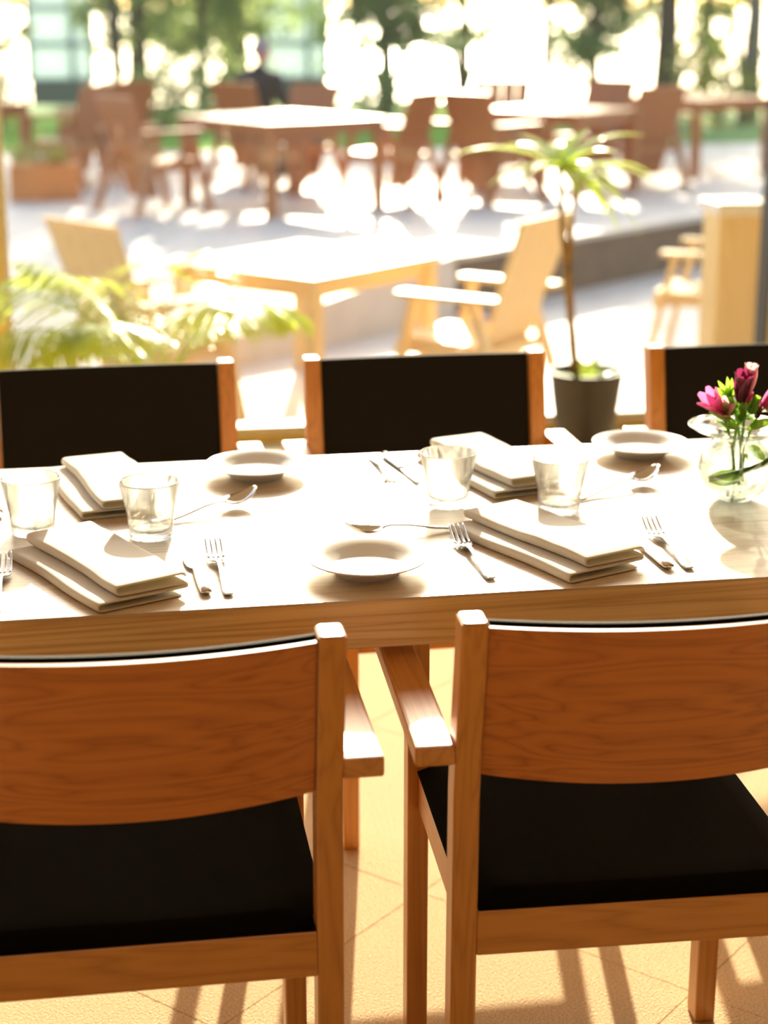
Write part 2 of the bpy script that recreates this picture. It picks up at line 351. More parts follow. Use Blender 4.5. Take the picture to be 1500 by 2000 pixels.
# ------------------------------------------------------------------ dining chairs
def make_chair(label):
    ch = thing('dining_chair', label, 'chair', (0, 0, 0), 0, 'armchairs around the dining table')
    H, pw = .2415, .0315
    for s in (-1, 1):
        bm = bmesh.new(); rs = []
        xo, xi = s * H, s * (H - pw)
        prof = [(0, .010), (.25, .003), (.43, 0), (.59, -.003), (.65, -.010), (.828, -.046), (.831, -.0455)]
        for k, (z, y) in enumerate(prof):
            e = .003 if k in (0, len(prof) - 1) else 0
            ring = []
            d = .045
            for (px, py) in ((xi + s * .003, 0), (xo - s * .003, 0), (xo, .003), (xo, d - .003), (xo - s * .003, d), (xi + s * .003, d), (xi, d - .003), (xi, .003)):
                cx_ = (xo + xi) / 2
                ring.append((px - e * (1 if px > cx_ else -1), y + py + (e if py < d / 2 else -e) + (.0), z + (-.0095 * 0 if k < 5 else -.21 * 0)))
            rs.append(ring)
        rings(bm, rs)
        obj('rear_post', bm, M['wood_z'], ch)
        obj('front_leg', B(s * .223 - .0155, s * .223 + .0155, .404, .446, 0, .643, .003), M['wood_z'], ch)
        arm = obj('armrest', B(s * .265 - .024, s * .265 + .024, -.010, .476, .642, .668, .004), M['wood_y'], ch)
        bm2 = bmesh.new(); tube(bm2, [(s * .232, .020, .655), (s * .247, .022, .655)], .0085, 14)
        obj('peg', bm2, M['wood_x'], arm, True)
        obj('side_rail', B(s * .2125 - .0105, s * .2125 + .0105, .043, .404, .385, .4425, .003), M['wood_y'], ch)
    obj('rear_rail', B(-H + pw, H - pw, .002, .026, .382, .4425, .002), M['wood_x'], ch)
    obj('front_rail', B(-.2065, .2065, .413, .437, .380, .4425, .003), M['wood_x'], ch)
    # seat: padded, slightly dished
    bm = bmesh.new(); nx, ny = 15, 13; top = []; y0, y1 = .003, .440
    def seat_z(u, v):
        ed = min(u, 1 - u, v, 1 - v)
        rr = .5 - .5 * math.cos(min(1, ed / .06) * math.pi)
        return .4445 + .011 * rr - .008 * math.sin(u * math.pi) * math.sin(v * math.pi)
    hw_ = lambda j: .2085 if y0 + (y1 - y0) * j / (ny - 1) < .05 else .2245
    g1 = [[bm.verts.new((hw_(j) * (2 * i / (nx - 1) - 1), y0 + (y1 - y0) * j / (ny - 1), seat_z(i / (nx - 1), j / (ny - 1)))) for i in range(nx)] for j in range(ny)]
    g2 = [[bm.verts.new((v.co.x, v.co.y, .4428 - .003 * math.sin(math.pi * i / (nx - 1)) * math.sin(math.pi * j / (ny - 1)))) for i, v in enumerate(r)] for j, r in enumerate(g1)]
    for j in range(ny - 1):
        for i in range(nx - 1):
            bm.faces.new((g1[j][i], g1[j][i + 1], g1[j + 1][i + 1], g1[j + 1][i]))
            bm.faces.new((g2[j][i], g2[j + 1][i], g2[j + 1][i + 1], g2[j][i + 1]))
    per = [(j, 0) for j in range(ny)] + [(ny - 1, i) for i in range(1, nx)] + [(j, nx - 1) for j in range(ny - 2, -1, -1)] + [(0, i) for i in range(nx - 2, 0, -1)]
    for (a, b_) in zip(per, per[1:] + per[:1]):
        bm.faces.new((g1[a[0]][a[1]], g1[b_[0]][b_[1]], g2[b_[0]][b_[1]], g2[a[0]][a[1]]))
    obj('seat', bm, M['seat_fabric'], ch, True)
    # curved back: plywood shell and the black cloth in front of it
    def curve_back(front, back, z0, z1, bulge, zc, wz):
        bm = bmesh.new(); rs = []
        n = 25
        for i in range(n):
            u = -1 + 2 * i / (n - 1); x = u * (H - pw - .0012)
            by = -bulge * (1 - u * u)
            sag = -zc * (1 - u * u)
            ring = []
            for (dy, z) in ((back, z0 - wz * (1 - u * u)), (back, (z0 + z1) / 2), (back + .001, z1 + sag - .002), (back + .002, z1 + sag), (front - .002, z1 + sag), (front - .001, z1 + sag - .002), (front, (z0 + z1) / 2), (front, z0 - wz * (1 - u * u))):
                lean = -.003 - .043 * (z - .63) / .2
                ring.append((x, by + dy + lean + .010, z))
            rs.append(ring)
        rings(bm, rs); return bm
    obj('plywood_back', curve_back(.006, -.006, .624, .823, .026, .003, .012), M['ply'], ch)
    obj('back_cover', curve_back(.0195, .0095, .632, .8265, .024, .003, .008), M['fabric'], ch)
    return ch
ch0 = make_chair('orange wooden armchair with plywood back, nearer the table corner where the knife and fork lie alone')
ch0.location = (.029, 1.83, 0); ch0.rotation_euler = (0, 0, R(-1))
ch0['label'] = 'wooden armchair with bare curved plywood back, below the napkin and lone knife and fork'
dup(ch0, (.646, 1.83, 0), R(-2.6), 'wooden armchair with bare plywood back whose post covers the table edge beside the round plate')
FY = 3.32
dup(ch0, (.044, FY, 0), R(180.4), 'armchair with black cloth back in front of the feathery palm')
dup(ch0, (.664, FY, 0), R(180), 'armchair with black cloth back between the palm and the dark potted plant')
dup(ch0, (1.366, FY, 0), R(180), 'armchair with black cloth back behind the glass vase of flowers')

# ------------------------------------------------------------------ tableware
def make_plate():
    bm = bmesh.new()
    prof = [(.0, .0045), (.040, .0045), (.040, 0), (.044, 0), (.0445, .006), (.060, .0125), (.0815, .0212), (.083, .0226), (.0825, .0236), (.0808, .0236), (.064, .0165), (.052, .0095), (.046, .0078), (.030, .0072), (.0, .007)]
    lathe(bm, prof, 72); return obj('side_plate', bm, M['porcelain'], None, True)
pl = make_plate()
p1 = tag(pl, 'round white side plate near the front table edge between two place settings', 'plate', 'white side plates')
pl.location = (.367, 2.238, TZ)
for loc, lb in (((.270, 2.772, TZ), 'round white side plate at the back edge of the table between palm-side chairs'), ((.938, 2.800, TZ), 'round white side plate at the back edge of the table beside the vase')):
    o = pl.copy(); C.objects.link(o); o.location = loc; o['label'] = lb

def make_tumbler(label):
    t = thing('tumbler', label, 'glass', (0, 0, 0), 0, 'clear tumblers on the table')
    bm = bmesh.new()
    prof = [(0, .0008), (.026, .0), (.0305, .0015), (.0318, .006), (.0330, .020), (.0338, .034), (.0352, .040), (.0440, .084), (.0438, .0855), (.0428, .0855), (.0420, .084), (.0334, .0405), (.0316, .0345), (.0306, .020), (.0290, .0145), (.022, .0120), (0, .0112)]
    lathe(bm, prof, 56); o = obj('bowl', bm, M['glassware'], t, True); o.cycles.is_caustics_caster = True
    return t
tu = make_tumbler('clear tumbler behind the folded napkin, beside the blade-up knife and the long spoon'); tu.location = (.083, 2.455, TZ)
dup(tu, (-.087, 2.505, TZ), .4, 'clear tumbler farthest from the vase, in front of the back napkin')
dup(tu, (.545, 2.545, TZ), .9, 'clear tumbler in the brightest glare, behind the lone fork')
dup(tu, (.706, 2.482, TZ), 1.7, 'clear tumbler touching the far end of the napkin nearest the vase')

def sheet_path():
    """fold of a napkin seen from its short end: (x, z) centre line of the cloth"""
    P = []
    def arc(cx, cz, r, a0, a1, n=7):
        for k in range(n + 1):
            a = R(a0 + (a1 - a0) * k / n); P.append((cx + r * math.cos(a), cz + r * math.sin(a)))
    P += [(.058, .0022), (.02, .0022), (-.03, .0022)]
    arc(-.064, .0076, .0054, 270, 90)
    P += [(-.03, .0126), (.02, .0122), (.05, .0124)]
    arc(.060, .0153, .0027, -90, 90)
    P += [(.05, .0176), (.01, .0174), (-.02, .0174)]
    arc(-.032, .0224, .0050, 270, 90)
    P += [(-.01, .0274), (.03, .0270), (.056, .0272)]
    arc(.0605, .0215, .0056, 80, -20)
    return P
def make_napkin(seed, L=.285):
    rnd = random.Random(seed); bm = bmesh.new()
    P = sheet_path(); n = len(P); th = .0019; rs = []
    nrm = []
    for i in range(n):
        a = Vector(P[max(i - 1, 0)]); b_ = Vector(P[min(i + 1, n - 1)]); d = (b_ - a).normalized(); nrm.append(Vector((-d.y, d.x)))
    m_ = 22; ph = [rnd.uniform(0, 6.3) for _ in range(6)]
    for j in range(m_):
        v = j / (m_ - 1); y = -L / 2 + L * v; ring = []
        for sgn in (1, -1):
            idx = range(n) if sgn > 0 else range(n - 1, -1, -1)
            for i in idx:
                s_ = i / (n - 1)
                p = Vector(P[i]) + nrm[i] * th * sgn
                top = max(0, (s_ - .55) / .45)
                w_ = .0022 * math.sin(9 * v + ph[0]) * top + .0012 * math.sin(17 * v + ph[1] + 4 * s_) * top
                xx = p.x + .0016 * math.sin(8 * v + ph[2] + 3 * s_) 
                zz = p.y * (1.0 + .06 * math.sin(6 * v + ph[3])) + abs(w_)
                # cloth ends shift a little between the layers
                yy = y + (.004 * math.sin(5 * s_ + ph[4]) if j in (0, m_ - 1) else 0) + (.016 * top if j > 0 else .006 * top)
                ring.append((xx, yy, max(.0002, zz)))
        rs.append(ring)
    vr = rings(bm, rs, True, False)
    for r in (vr[0], vr[-1]):
        for i in range(n - 1):
            bm.faces.new((r[i], r[i + 1], r[2 * n - 2 - i], r[2 * n - 1 - i]))
    o = obj('napkin', bm, M['linen'], None, True)
    md = o.modifiers.new('soft', 'SUBSURF'); md.levels = 1; md.render_levels = 1
    return o
nap = [((.003, 2.288), 25, 'folded white linen napkin at the front, between the tumblers and the knife lying beside it', 3),
       ((.635, 2.300), 23, 'folded white linen napkin in front of the last tumbler, between two forks', 5),
       ((.022, 2.705), 12, 'folded white linen napkin at the back edge behind the two palm-side tumblers', 8),
       ((.652, 2.715), 15, 'folded white linen napkin at the back edge behind the glare-lit tumbler', 11),
       ((-.240, 2.645), 20, 'edge of a folded white napkin cut by the frame beside a tumbler', 14)]
for (xy, a, lb, sd_) in nap:
    o = make_napkin(sd_); o.location = (xy[0], xy[1], TZ); o.rotation_euler = (0, 0, R(a))
    tag(o, lb, 'napkin', 'folded napkins on the table'); o.cycles.is_caustics_receiver = True

def strip(bm, stations, nseg=6, crown=.25):
    """stations: (y, halfwidth, z, thickness, dish)"""
    rs = []
    for (y, hw, z, th, dish) in stations:
        ring = []
        for k in range(nseg + 1):
            u = -1 + 2 * k / nseg
            ring.append((hw * u, y, z + th / 2 * (1 - crown * u * u) + dish * u * u))
        for k in range(nseg, -1, -1):
            u = -1 + 2 * k / nseg
            ring.append((hw * u, y, z - th / 2 * (1 - crown * u * u) + dish * u * u))
        rs.append(ring)
    rings(bm, rs)
def make_fork(label):
    t = thing('fork', label, 'fork', (0, 0, 0), 0, 'steel forks on the table')
    bm = bmesh.new()
    strip(bm, [(0, .0035, .0035, .002, 0), (.003, .0062, .0033, .0026, 0), (.02, .0070, .0034, .003, 0), (.06, .0052, .0058, .0034, 0), (.095, .0036, .0098, .0036, 0), (.118, .0033, .0105, .0034, 0), (.130, .0042, .0085, .0030, 0)])
    obj('handle', bm, M['steel'], t, True)
    bm = bmesh.new()
    strip(bm, [(.129, .0042, .0087, .0029, 0), (.138, .0092, .0058, .0024, .0012), (.146, .0121, .0040, .0022, .0016), (.153, .0126, .0037, .0021, .0016), (.158, .0126, .0041, .0020, .0014)], 8)
    for k in range(4):
        x = -.0108 + k * .0072; rs = []
        for (y, hw, z) in ((.155, .0019, .0040), (.162, .0019, .0046), (.175, .0017, .0078), (.190, .0014, .0136), (.199, .0011, .0180), (.203, .0006, .0203)):
            dz = .0014 * (x / .0126) ** 2; xx = x * (1 - (y - .155) * .6)
            rs.append([(xx - hw, y, z + dz - .0008), (xx + hw, y, z + dz - .0008), (xx + hw, y, z + dz + .0009), (xx - hw, y, z + dz + .0009)])
        rings(bm, rs)
    obj('fork_head', bm, M['steel'], t, True)
    return t
def make_knife(label):
    t = thing('knife', label, 'knife', (0, 0, 0), 0, 'steel knives on the table')
    bm = bmesh.new()
    strip(bm, [(0, .0050, .0052, .005, 0), (.0025, .0075, .0052, .0086, 0), (.02, .0080, .0053, .0094, 0), (.06, .0068, .0053, .0088, 0), (.098, .0052, .0050, .0072, 0), (.106, .0042, .0046, .0050, 0)], 8, .7)
    obj('handle', bm, M['steel'], t, True)
    bm = bmesh.new(); rs = []
    for (y, xl, xr) in ((.104, -.0040, .0040), (.110, -.0075, .0046), (.118, -.0105, .0048), (.135, -.0118, .0049), (.155, -.0112, .0049), (.172, -.0086, .0049), (.184, -.0046, .0048), (.190, .0005, .0047), (.1925, .0036, .0046)):
        rs.append([(xl, y, .0040), (xl + .001, y, .0047), (xr, y, .0056), (xr, y, .0034), (xl + .001, y, .0036)])
    rings(bm, rs); obj('blade', bm, M['steel'], t)
    return t
def make_spoon(label):
    t = thing('spoon', label, 'spoon', (0, 0, 0), 0, 'steel spoons on the table')
    bm = bmesh.new()
    strip(bm, [(0, .0035, .0034, .002, 0), (.003, .0065, .0033, .0026, 0), (.02, .0072, .0036, .0030, 0), (.06, .0050, .0075, .0034, 0), (.10, .0033, .0142, .0036, 0), (.125, .0031, .0160, .0034, 0), (.138, .0040, .0140, .0028, 0)])
    obj('handle', bm, M['steel'], t, True)
    bm = bmesh.new(); rs = []; nb = 12
    for k in range(nb + 1):
        f = k / nb; y = .136 + .062 * f
        hw = .0205 * math.sin(math.pi * min(1, max(0, .06 + .94 * f)) ** .85) ** .62 if 0 < k < nb else (.0040 if k == 0 else .003)
        rim = .0140 - .004 * math.sin(f * math.pi) + .0135 * f
        dep = .0095 * math.sin(math.pi * f) ** .8 if 0 < k < nb else .0
        ring = []; q = 8
        for i in range(q + 1):
            u = -1 + 2 * i / q; ring.append((hw * u, y, rim - dep * (1 - u * u)))
        for i in range(q, -1, -1):
            u = -1 + 2 * i / q; ring.append((hw * u * .99, y, rim - dep * (1 - u * u) - .0016))
        rs.append(ring)
    rings(bm, rs); obj('spoon_bowl', bm, M['steel'], t, True)
    return t
def lay(o, handle, tip):
    h, tp = Vector(handle), Vector(tip); d = tp - h
    o.location = (h.x, h.y, TZ); o.rotation_euler = (0, 0, math.atan2(-d.x, d.y))
fk = make_fork('steel fork lying alone beside a knife, right of the front palm-side napkin'); lay(fk, (.172, 2.168), (.166, 2.37))
for h, tp, lb in (((.527, 2.174), (.520, 2.40), 'steel fork between the round front plate and a folded napkin'),
                  ((.806, 2.170), (.812, 2.37), 'steel fork beside a knife in front of the vase'),
                  ((-.128, 2.15), (-.124, 2.35), 'steel fork cut by the frame edge, left of the folded napkin'),
                  ((.475, 2.86), (.487, 2.66), 'steel fork at the back edge with its tines towards the front, in the glare')):
    o = dup(fk, (0, 0, 0), 0, lb); lay(o, h, tp)
kn = make_knife('steel table knife beside the fork and front palm-side napkin, blade sparkling'); lay(kn, (.143, 2.178), (.130, 2.37))
for h, tp, lb in (((.779, 2.176), (.766, 2.37), 'steel table knife between a napkin and the fork in front of the vase'),
                  ((.119, 2.845), (.111, 2.65), 'steel table knife near the back edge, seen behind a tumbler'),
                  ((.500, 2.862), (.524, 2.67), 'steel table knife beside the back fork in the glare'),
                  ((.782, 2.80), (.772, 2.61), 'steel table knife seen through the tumbler nearest the vase')):
    o = dup(kn, (0, 0, 0), 0, lb); lay(o, h, tp)
sp = make_spoon('steel spoon with raised bowl in front of the back plate near the palm'); lay(sp, (.085, 2.505), (.255, 2.612))
for h, tp, lb in (((.742, 2.528), (.905, 2.625), 'steel spoon with raised bowl between the back plate and the vase'),
                  ((.555, 2.415), (.362, 2.398), 'steel spoon lying behind the round front plate, bowl outward')):
    o = dup(sp, (0, 0, 0), 0, lb); lay(o, h, tp)

# ------------------------------------------------------------------ vase with flowers
VX, VY = .996, 2.5
v = thing('flower_vase', 'round clear glass bowl vase with a wide flat flared lip', 'vase', (VX, VY, TZ))
prof = [(0, .001), (.020, 0), (.026, .002)]
for k in range(1, 12):
    a = R(-62 + k * (62 + 52) / 11); prof.append((.0595 * math.cos(a), .0535 + .0555 * math.sin(a)))
prof += [(.0345, .100), (.0350, .103), (.048, .1055), (.066, .112), (.078, .119), (.0785, .1205), (.0775, .1212), (.065, .1145), (.046, .1082), (.033, .1055), (.0318, .100)]
inner = []
for k in range(12):
    a = R(52 - k * (52 + 66) / 11); inner.append((.0572 * math.cos(a), .0540 + .0530 * math.sin(a)))
prof += inner + [(.012, .0050), (0, .0048)]
bm = bmesh.new(); lathe(bm, prof, 64); o = obj('bowl', bm, M['vase'], v, True); o.cycles.is_caustics_caster = True
wp = [(0, .0052)] + [(.0568 * math.cos(R(a)), .0540 + .0526 * math.sin(R(a))) for a in (-66, -50, -34, -18, 0, 15, 28)] + [(.0, .0787)]
bm = bmesh.new(); lathe(bm, wp, 48); obj('water', bm, M['water'], v, True)
def leaf_bm(bm, base, tip, wd, droop=.0, nrm=(0, 0, 1), n=9, fold=.25):
    b_, t_ = Vector(base), Vector(tip); d = t_ - b_; L = d.length; dn = d.normalized()
    side = dn.cross(Vector(nrm))
    if side.length < .05: side = dn.cross(Vector((1, 0, 0)))
    side.normalize(); up = side.cross(dn)
    rows = []
    for k in range(n + 1):
        f = k / n; wdt = wd * (math.sin(math.pi * min(1, f * .92 + .08)) ** .8) * (1 if f < 1 else 0) + 1e-4
        c_ = b_ + d * f - Vector((0, 0, droop * L * (f ** 2))) + up * (0)
        rows.append([bm.verts.new(c_ - side * wdt + up * wdt * fold), bm.verts.new(c_), bm.verts.new(c_ + side * wdt + up * wdt * fold)])
    for a, b2 in zip(rows[:-1], rows[1:]):
        for i in (0, 1): bm.faces.new((a[i], a[i + 1], b2[i + 1], b2[i]))
def flower_bm(bm, c_, d, size, rnd, n=6, open_=.5):
    d = Vector(d).normalized(); a = d.cross(Vector((0, 0, 1)));
    if a.length < .1: a = d.cross(Vector((1, 0, 0)))
    a.normalize(); b_ = d.cross(a)
    for k in range(n):
        an = 2 * math.pi * k / n + rnd.uniform(-.2, .2); o_ = a * math.cos(an) + b_ * math.sin(an)
        w_ = size * rnd.uniform(.20, .28); rows = []
        for q in range(8):
            f = q / 7; rad = size * (.10 + open_ * .55 * f ** 1.3); h = size * (1.0 * f)
            c = Vector(c_) + d * h + o_ * rad
            ww = w_ * math.sin(math.pi * (f * .78 + .14)) ** .8; si = d.cross(o_)
            cv = o_ * (-ww * .35)
            rows.append([bm.verts.new(c - si * ww + cv), bm.verts.new(c), bm.verts.new(c + si * ww + cv)])
        for r1, r2 in zip(rows[:-1], rows[1:]):
            for i in (0, 1): bm.faces.new((r1[i], r1[i + 1], r2[i + 1], r2[i]))
fl = [  # label, stem top, petals direction, size, open, material, stem foot
    ('short pink alstroemeria bloom hanging over the near side of the vase lip', (-.032, -.012, .143), (-.65, -.35, .62), .038, .55, 'petal', (.004, .012, .03)),
    ('dark half-closed crimson bloom in the middle of the vase bouquet', (.000, -.006, .158), (-.05, -.25, 1), .044, .40, 'bud', (-.006, .004, .022)),
    ('open pink bloom cut by the frame edge in the vase bouquet', (.038, -.004, .148), (.6, -.3, .75), .042, .60, 'petal', (.010, -.006, .03)),
    ('tall pale pink bud standing highest in the vase bouquet', (.016, .012, .170), (.1, .0, 1), .034, .28, 'petal_pale', (.002, -.010, .026)),
    ('green leafy sprig with narrow upright leaves rising above the blooms', (-.012, .016, .172), (-.2, .1, 1), .030, .32, 'flowerleaf', (.008, .004, .03))]
rnd = random.Random(4)
for i, (lb, top, dr, size, op, mt, foot) in enumerate(fl):
    t = thing('cut_flower', lb, 'flower', (VX, VY, TZ), 0, None if i == 4 else 'blooms in the glass vase')
    tp = Vector(top); ft = Vector(foot); mid = Vector((ft.x * .4 + (.004 * i - .008), ft.y * .4 + .003, .100))
    pts = []
    for k in range(13):
        f = k / 12
        pts.append(ft * (1 - f) ** 2 + mid * 2 * f * (1 - f) + tp * f * f)
    bm = bmesh.new(); tube(bm, pts, .0021, 8); obj('stem', bm, M['stemgreen'], t, True)
    if i < 4:
        bm = bmesh.new(); flower_bm(bm, tp, dr, size * (1.3 if i != 1 else 1.15), rnd, 6, op); obj('petals', bm, M[mt], t, True)
        if i in (0, 2):
            bm = bmesh.new(); flower_bm(bm, tp + Vector((.004, -.006, -.004)), (dr[0] * .6, dr[1] - .3, dr[2]), size * .95, rnd, 4, op * 1.3); obj('inner_petals', bm, M['petal_pale'], t, True)
    else:
        for (dx, dz, L_) in ((-.75, .55, .034), (-.55, .8, .034), (-.2, 1, .036), (.1, 1, .032), (.35, .9, .028), (-.9, .25, .030), (-.35, .7, .024)):
            bm = bmesh.new(); d_ = Vector((dx, rnd.uniform(-.3, .2), dz)).normalized(); leaf_bm(bm, tp - Vector((0, 0, .012)), tp - Vector((0, 0, .012)) + d_ * L_, .0042, .0, (0, -1, .2)); obj('sprig_leaf', bm, M['flowerleaf'], t, True)
    for k in range(8):
        an = rnd.uniform(0, 6.28); q = pts[8 + (k % 5)]
        if i == 0: an = rnd.uniform(2.6, 4.4)
        bm = bmesh.new(); leaf_bm(bm, q, q + Vector((math.cos(an) * rnd.uniform(.020, .036), math.sin(an) * .026, rnd.uniform(.004, .030))), rnd.uniform(.006, .0095), .12)
        obj('leaf', bm, M['flowerleaf'], t, True)
    if i == 0:
        for (a_, b_) in (((-.012, -.016, .128), (-.058, -.020, .150)), ((-.02, -.02, .150), (-.050, -.012, .172)), ((-.006, -.018, .120), (-.036, -.034, .128)), ((.006, -.022, .118), (.046, -.030, .136))):
            bm = bmesh.new(); leaf_bm(bm, a_, b_, .0085, .04, (0, -.6, .8)); obj('leaf', bm, M['flowerleaf'], t, True)
    if i == 1:
        for (a_, d_) in (((-.018, -.012, .140), (-.25, -.3, 1)), ((-.004, -.016, .132), (0, -.4, 1)), ((.014, -.010, .140), (.3, -.2, 1))):
            bm = bmesh.new(); flower_bm(bm, Vector(a_), d_, .030, rnd, 5, .14); obj('green_bud', bm, M['flowerleaf'], t, True)
    if i in (0, 2, 3):
        bm = bmesh.new(); q = pts[10]; flower_bm(bm, q, (rnd.uniform(-.5, .5), -.2, 1), .026, rnd, 5, .22); obj('bud', bm, M['bud'] if i != 3 else M['petal'], t, True)
bl = thing('leaf_blade', 'long green leaf blade bent across the water inside the vase', 'leaf', (VX, VY, TZ))
bm = bmesh.new(); rs = []
for k in range(13):
    f = k / 12; x = -.050 + .098 * f; y = -.018 - .022 * math.sin(math.pi * f); z = .040 + .030 * f + .002 * math.sin(4 * f)
    rs.append([(x, y, z - .0045), (x, y + .0012, z - .0045), (x, y + .0022, z + .0045), (x, y + .0010, z + .0045)])
rings(bm, rs); obj('blade', bm, M['stemgreen'], bl, True)
bm = bmesh.new(); leaf_bm(bm, (-.046, -.004, .036), (.006, -.024, .045), .013, .05, (0, -1, .3)); obj('leaf', bm, M['flowerleaf'], bl, True)
bm = bmesh.new(); leaf_bm(bm, (.0, .0, .082), (-.042, .006, .080), .006, .08); obj('leaf', bm, M['stemgreen'], bl, True)
bm = bmesh.new(); leaf_bm(bm, (.012, .01, .078), (.050, .004, .062), .014, .05, (0, -1, .4)); obj('leaf', bm, M['flowerleaf'], bl, True)

# ------------------------------------------------------------------ potted plants at the window
PX, PY = 1.645, 5.5
pp = thing('plant_pot', 'dark matt tapered plant pot on the floor by the window', 'pot', (PX, PY, 0))
bm = bmesh.new()
lathe(bm, [(0, 0), (.072, 0), (.080, .006), (.095, .10), (.112, .22), (.122, .305), (.128, .318), (.127, .324), (.120, .325), (.116, .318), (.113, .27), (0, .268)], 48)
obj('pot_wall', bm, M['pot'], pp, True)
bm = bmesh.new(); lathe(bm, [(0, .2695), (.06, .276), (.1125, .272), (.111, .269), (0, .2686)], 32); obj('soil', bm, M['soil'], pp, True)
dr = thing('dracaena', 'tall thin-caned plant with a tuft of pale strap leaves, in the dark pot', 'plant', (PX, PY, .272))
bm = bmesh.new(); cane = [(-.03, 0, 0), (-.045, 0, .10), (-.060, 0, .23), (-.073, 0, .36)]
tube(bm, cane + [(-.076, 0, .40)], [.017, .015, .014, .015, .016], 12); obj('cane', bm, M['cane'], dr, True)
bm = bmesh.new(); tube(bm, [(-.074, 0, .37), (-.095, 0, .50), (-.112, 0, .72)], [.012, .010, .009], 10); obj('branch', bm, M['cane'], dr, True)
bm = bmesh.new(); tube(bm, [(-.074, 0, .37), (-.064, .01, .52), (-.056, .01, .70)], [.012, .010, .009], 10); obj('branch', bm, M['cane'], dr, True)
rnd = random.Random(12)
def strap(base, az, el, L, wd, dro, par, mat, nm='leaf'):
    bm = bmesh.new(); rows = []; bs = Vector(base); h = Vector((math.cos(az), math.sin(az), 0)); sd_ = Vector((-math.sin(az), math.cos(az), 0))
    p = bs.copy(); e = el; n = 10
    for k in range(n + 1):
        f = k / n; ww = wd * (.35 + .65 * math.sin(math.pi * min(.98, f * .8 + .18))) * (1 - f ** 6) + .0006
        rows.append([bm.verts.new(p - sd_ * ww + Vector((0, 0, ww * .35))), bm.verts.new(p), bm.verts.new(p + sd_ * ww + Vector((0, 0, ww * .35)))])
        p = p + (h * math.cos(e) + Vector((0, 0, math.sin(e)))) * L / n; e -= dro / n
    for a, b2 in zip(rows[:-1], rows[1:]):
        for i in (0, 1): bm.faces.new((a[i], a[i + 1], b2[i + 1], b2[i]))
    return obj(nm, bm, mat, par, True)
for (az, el, L) in ((12, 42, .30), (-8, 12, .34), (168, 30, .34), (185, 12, .24), (40, -8, .30), (-35, -20, .27), (-60, 20, .22), (120, 35, .26), (230, 22, .24), (270, 8, .22), (80, 40, .22), (320, 40, .20), (150, 60, .17), (20, 70, .16)):
    strap((-.110, 0, .715), R(az), R(el), L * 1.12, .027, R(55), dr, M['drac'])
for (az, el, L) in ((5, 25, .26), (-25, -15, .28), (60, 20, .2), (200, 25, .2), (300, 10, .2), (100, 60, .15)):
    strap((-.060, .01, .695), R(az), R(el), L * 1.12, .025, R(60), dr, M['drac'])
for (az, el, L) in ((35, 70, .13), (-70, 55, .12), (160, 40, .12), (5, 35, .16), (-20, 60, .10), (100, 65, .12), (220, 50, .1)):
    strap((-.005, -.015, .002), R(az), R(el), L, .019, R(45), dr, M['drac'], 'young_leaf')

QX, QY = .21, 5.35
pq = thing('plant_pot', 'clay-brown plant pot under the palm by the window', 'pot', (QX, QY, 0))
bm = bmesh.new(); lathe(bm, [(0, 0), (.085, 0), (.10, .02), (.128, .25), (.138, .252), (.138, .285), (.126, .287), (.120, .25), (0, .248)], 40); obj('pot_wall', bm, M['terracotta'], pq, True)
bm = bmesh.new(); lathe(bm, [(0, .2485), (.07, .254), (.1195, .251), (.118, .2486), (0, .2483)], 28); obj('soil', bm, M['soil'], pq, True)
pa = thing('potted_palm', 'feathery green palm with arching fronds behind a black chair', 'plant', (QX, QY, .25)); pa.scale = (1.08, 1.08, 1.16)
rnd = random.Random(21)
def frond(az, el, L, dro, par):
    fr = []; p = Vector((.02 * math.cos(az), .02 * math.sin(az), 0)); e = el; n = 16
    h = Vector((math.cos(az), math.sin(az), 0)); sd_ = Vector((-math.sin(az), math.cos(az), 0)); P = []
    for k in range(n + 1):
        P.append((p.copy(), e)); p = p + (h * math.cos(e) + Vector((0, 0, math.sin(e)))) * L / n; e -= dro / n * (0.5 + 1.2 * k / n)
    bm = bmesh.new(); tube(bm, [q[0] for q in P], [.0045 * (1 - .8 * k / n) for k in range(n + 1)], 6)
    m_ = 22
    for k in range(m_):
        f = .36 + .64 * k / (m_ - 1); x = f * n; i = min(n - 1, int(x)); q = P[i][0].lerp(P[i + 1][0], x - i); ee = P[i][1]
        ax = h * math.cos(ee) + Vector((0, 0, math.sin(ee)))
        ll = .21 * math.sin(math.pi * (.18 + .74 * (k / (m_ - 1)))) * (L / .62)
        for s in (-1, 1):
            d = (sd_ * s * .85 + ax * .55 + Vector((0, 0, -.15 + rnd.uniform(-.1, .1)))).normalized()
            leaf_bm(bm, q, q + d * ll, .0075, .28, (0, 0, 1), 4, .15)
    obj('frond', bm, M['palm'], par, True)
for (az, el, L, dro) in ((172, 74, .72, 120), (150, 80, .66, 105), (200, 66, .64, 110), (8, 76, .60, 115), (-15, 78, .54, 105), (35, 74, .58, 110), (-60, 80, .60, 100), (-110, 76, .58, 105), (230, 76, .56, 105), (90, 80, .60, 90), (120, 74, .64, 100), (60, 82, .58, 80), (-140, 70, .60, 115), (185, 84, .60, 80)):
    frond(R(az), R(el), L, R(dro), pa)

# ------------------------------------------------------------------ outside: ground
ZL, ZT = -.5, -.1
struct('ground', B(-40, 60, GL + .12, 34, ZL - .3, ZL), M['paving'])
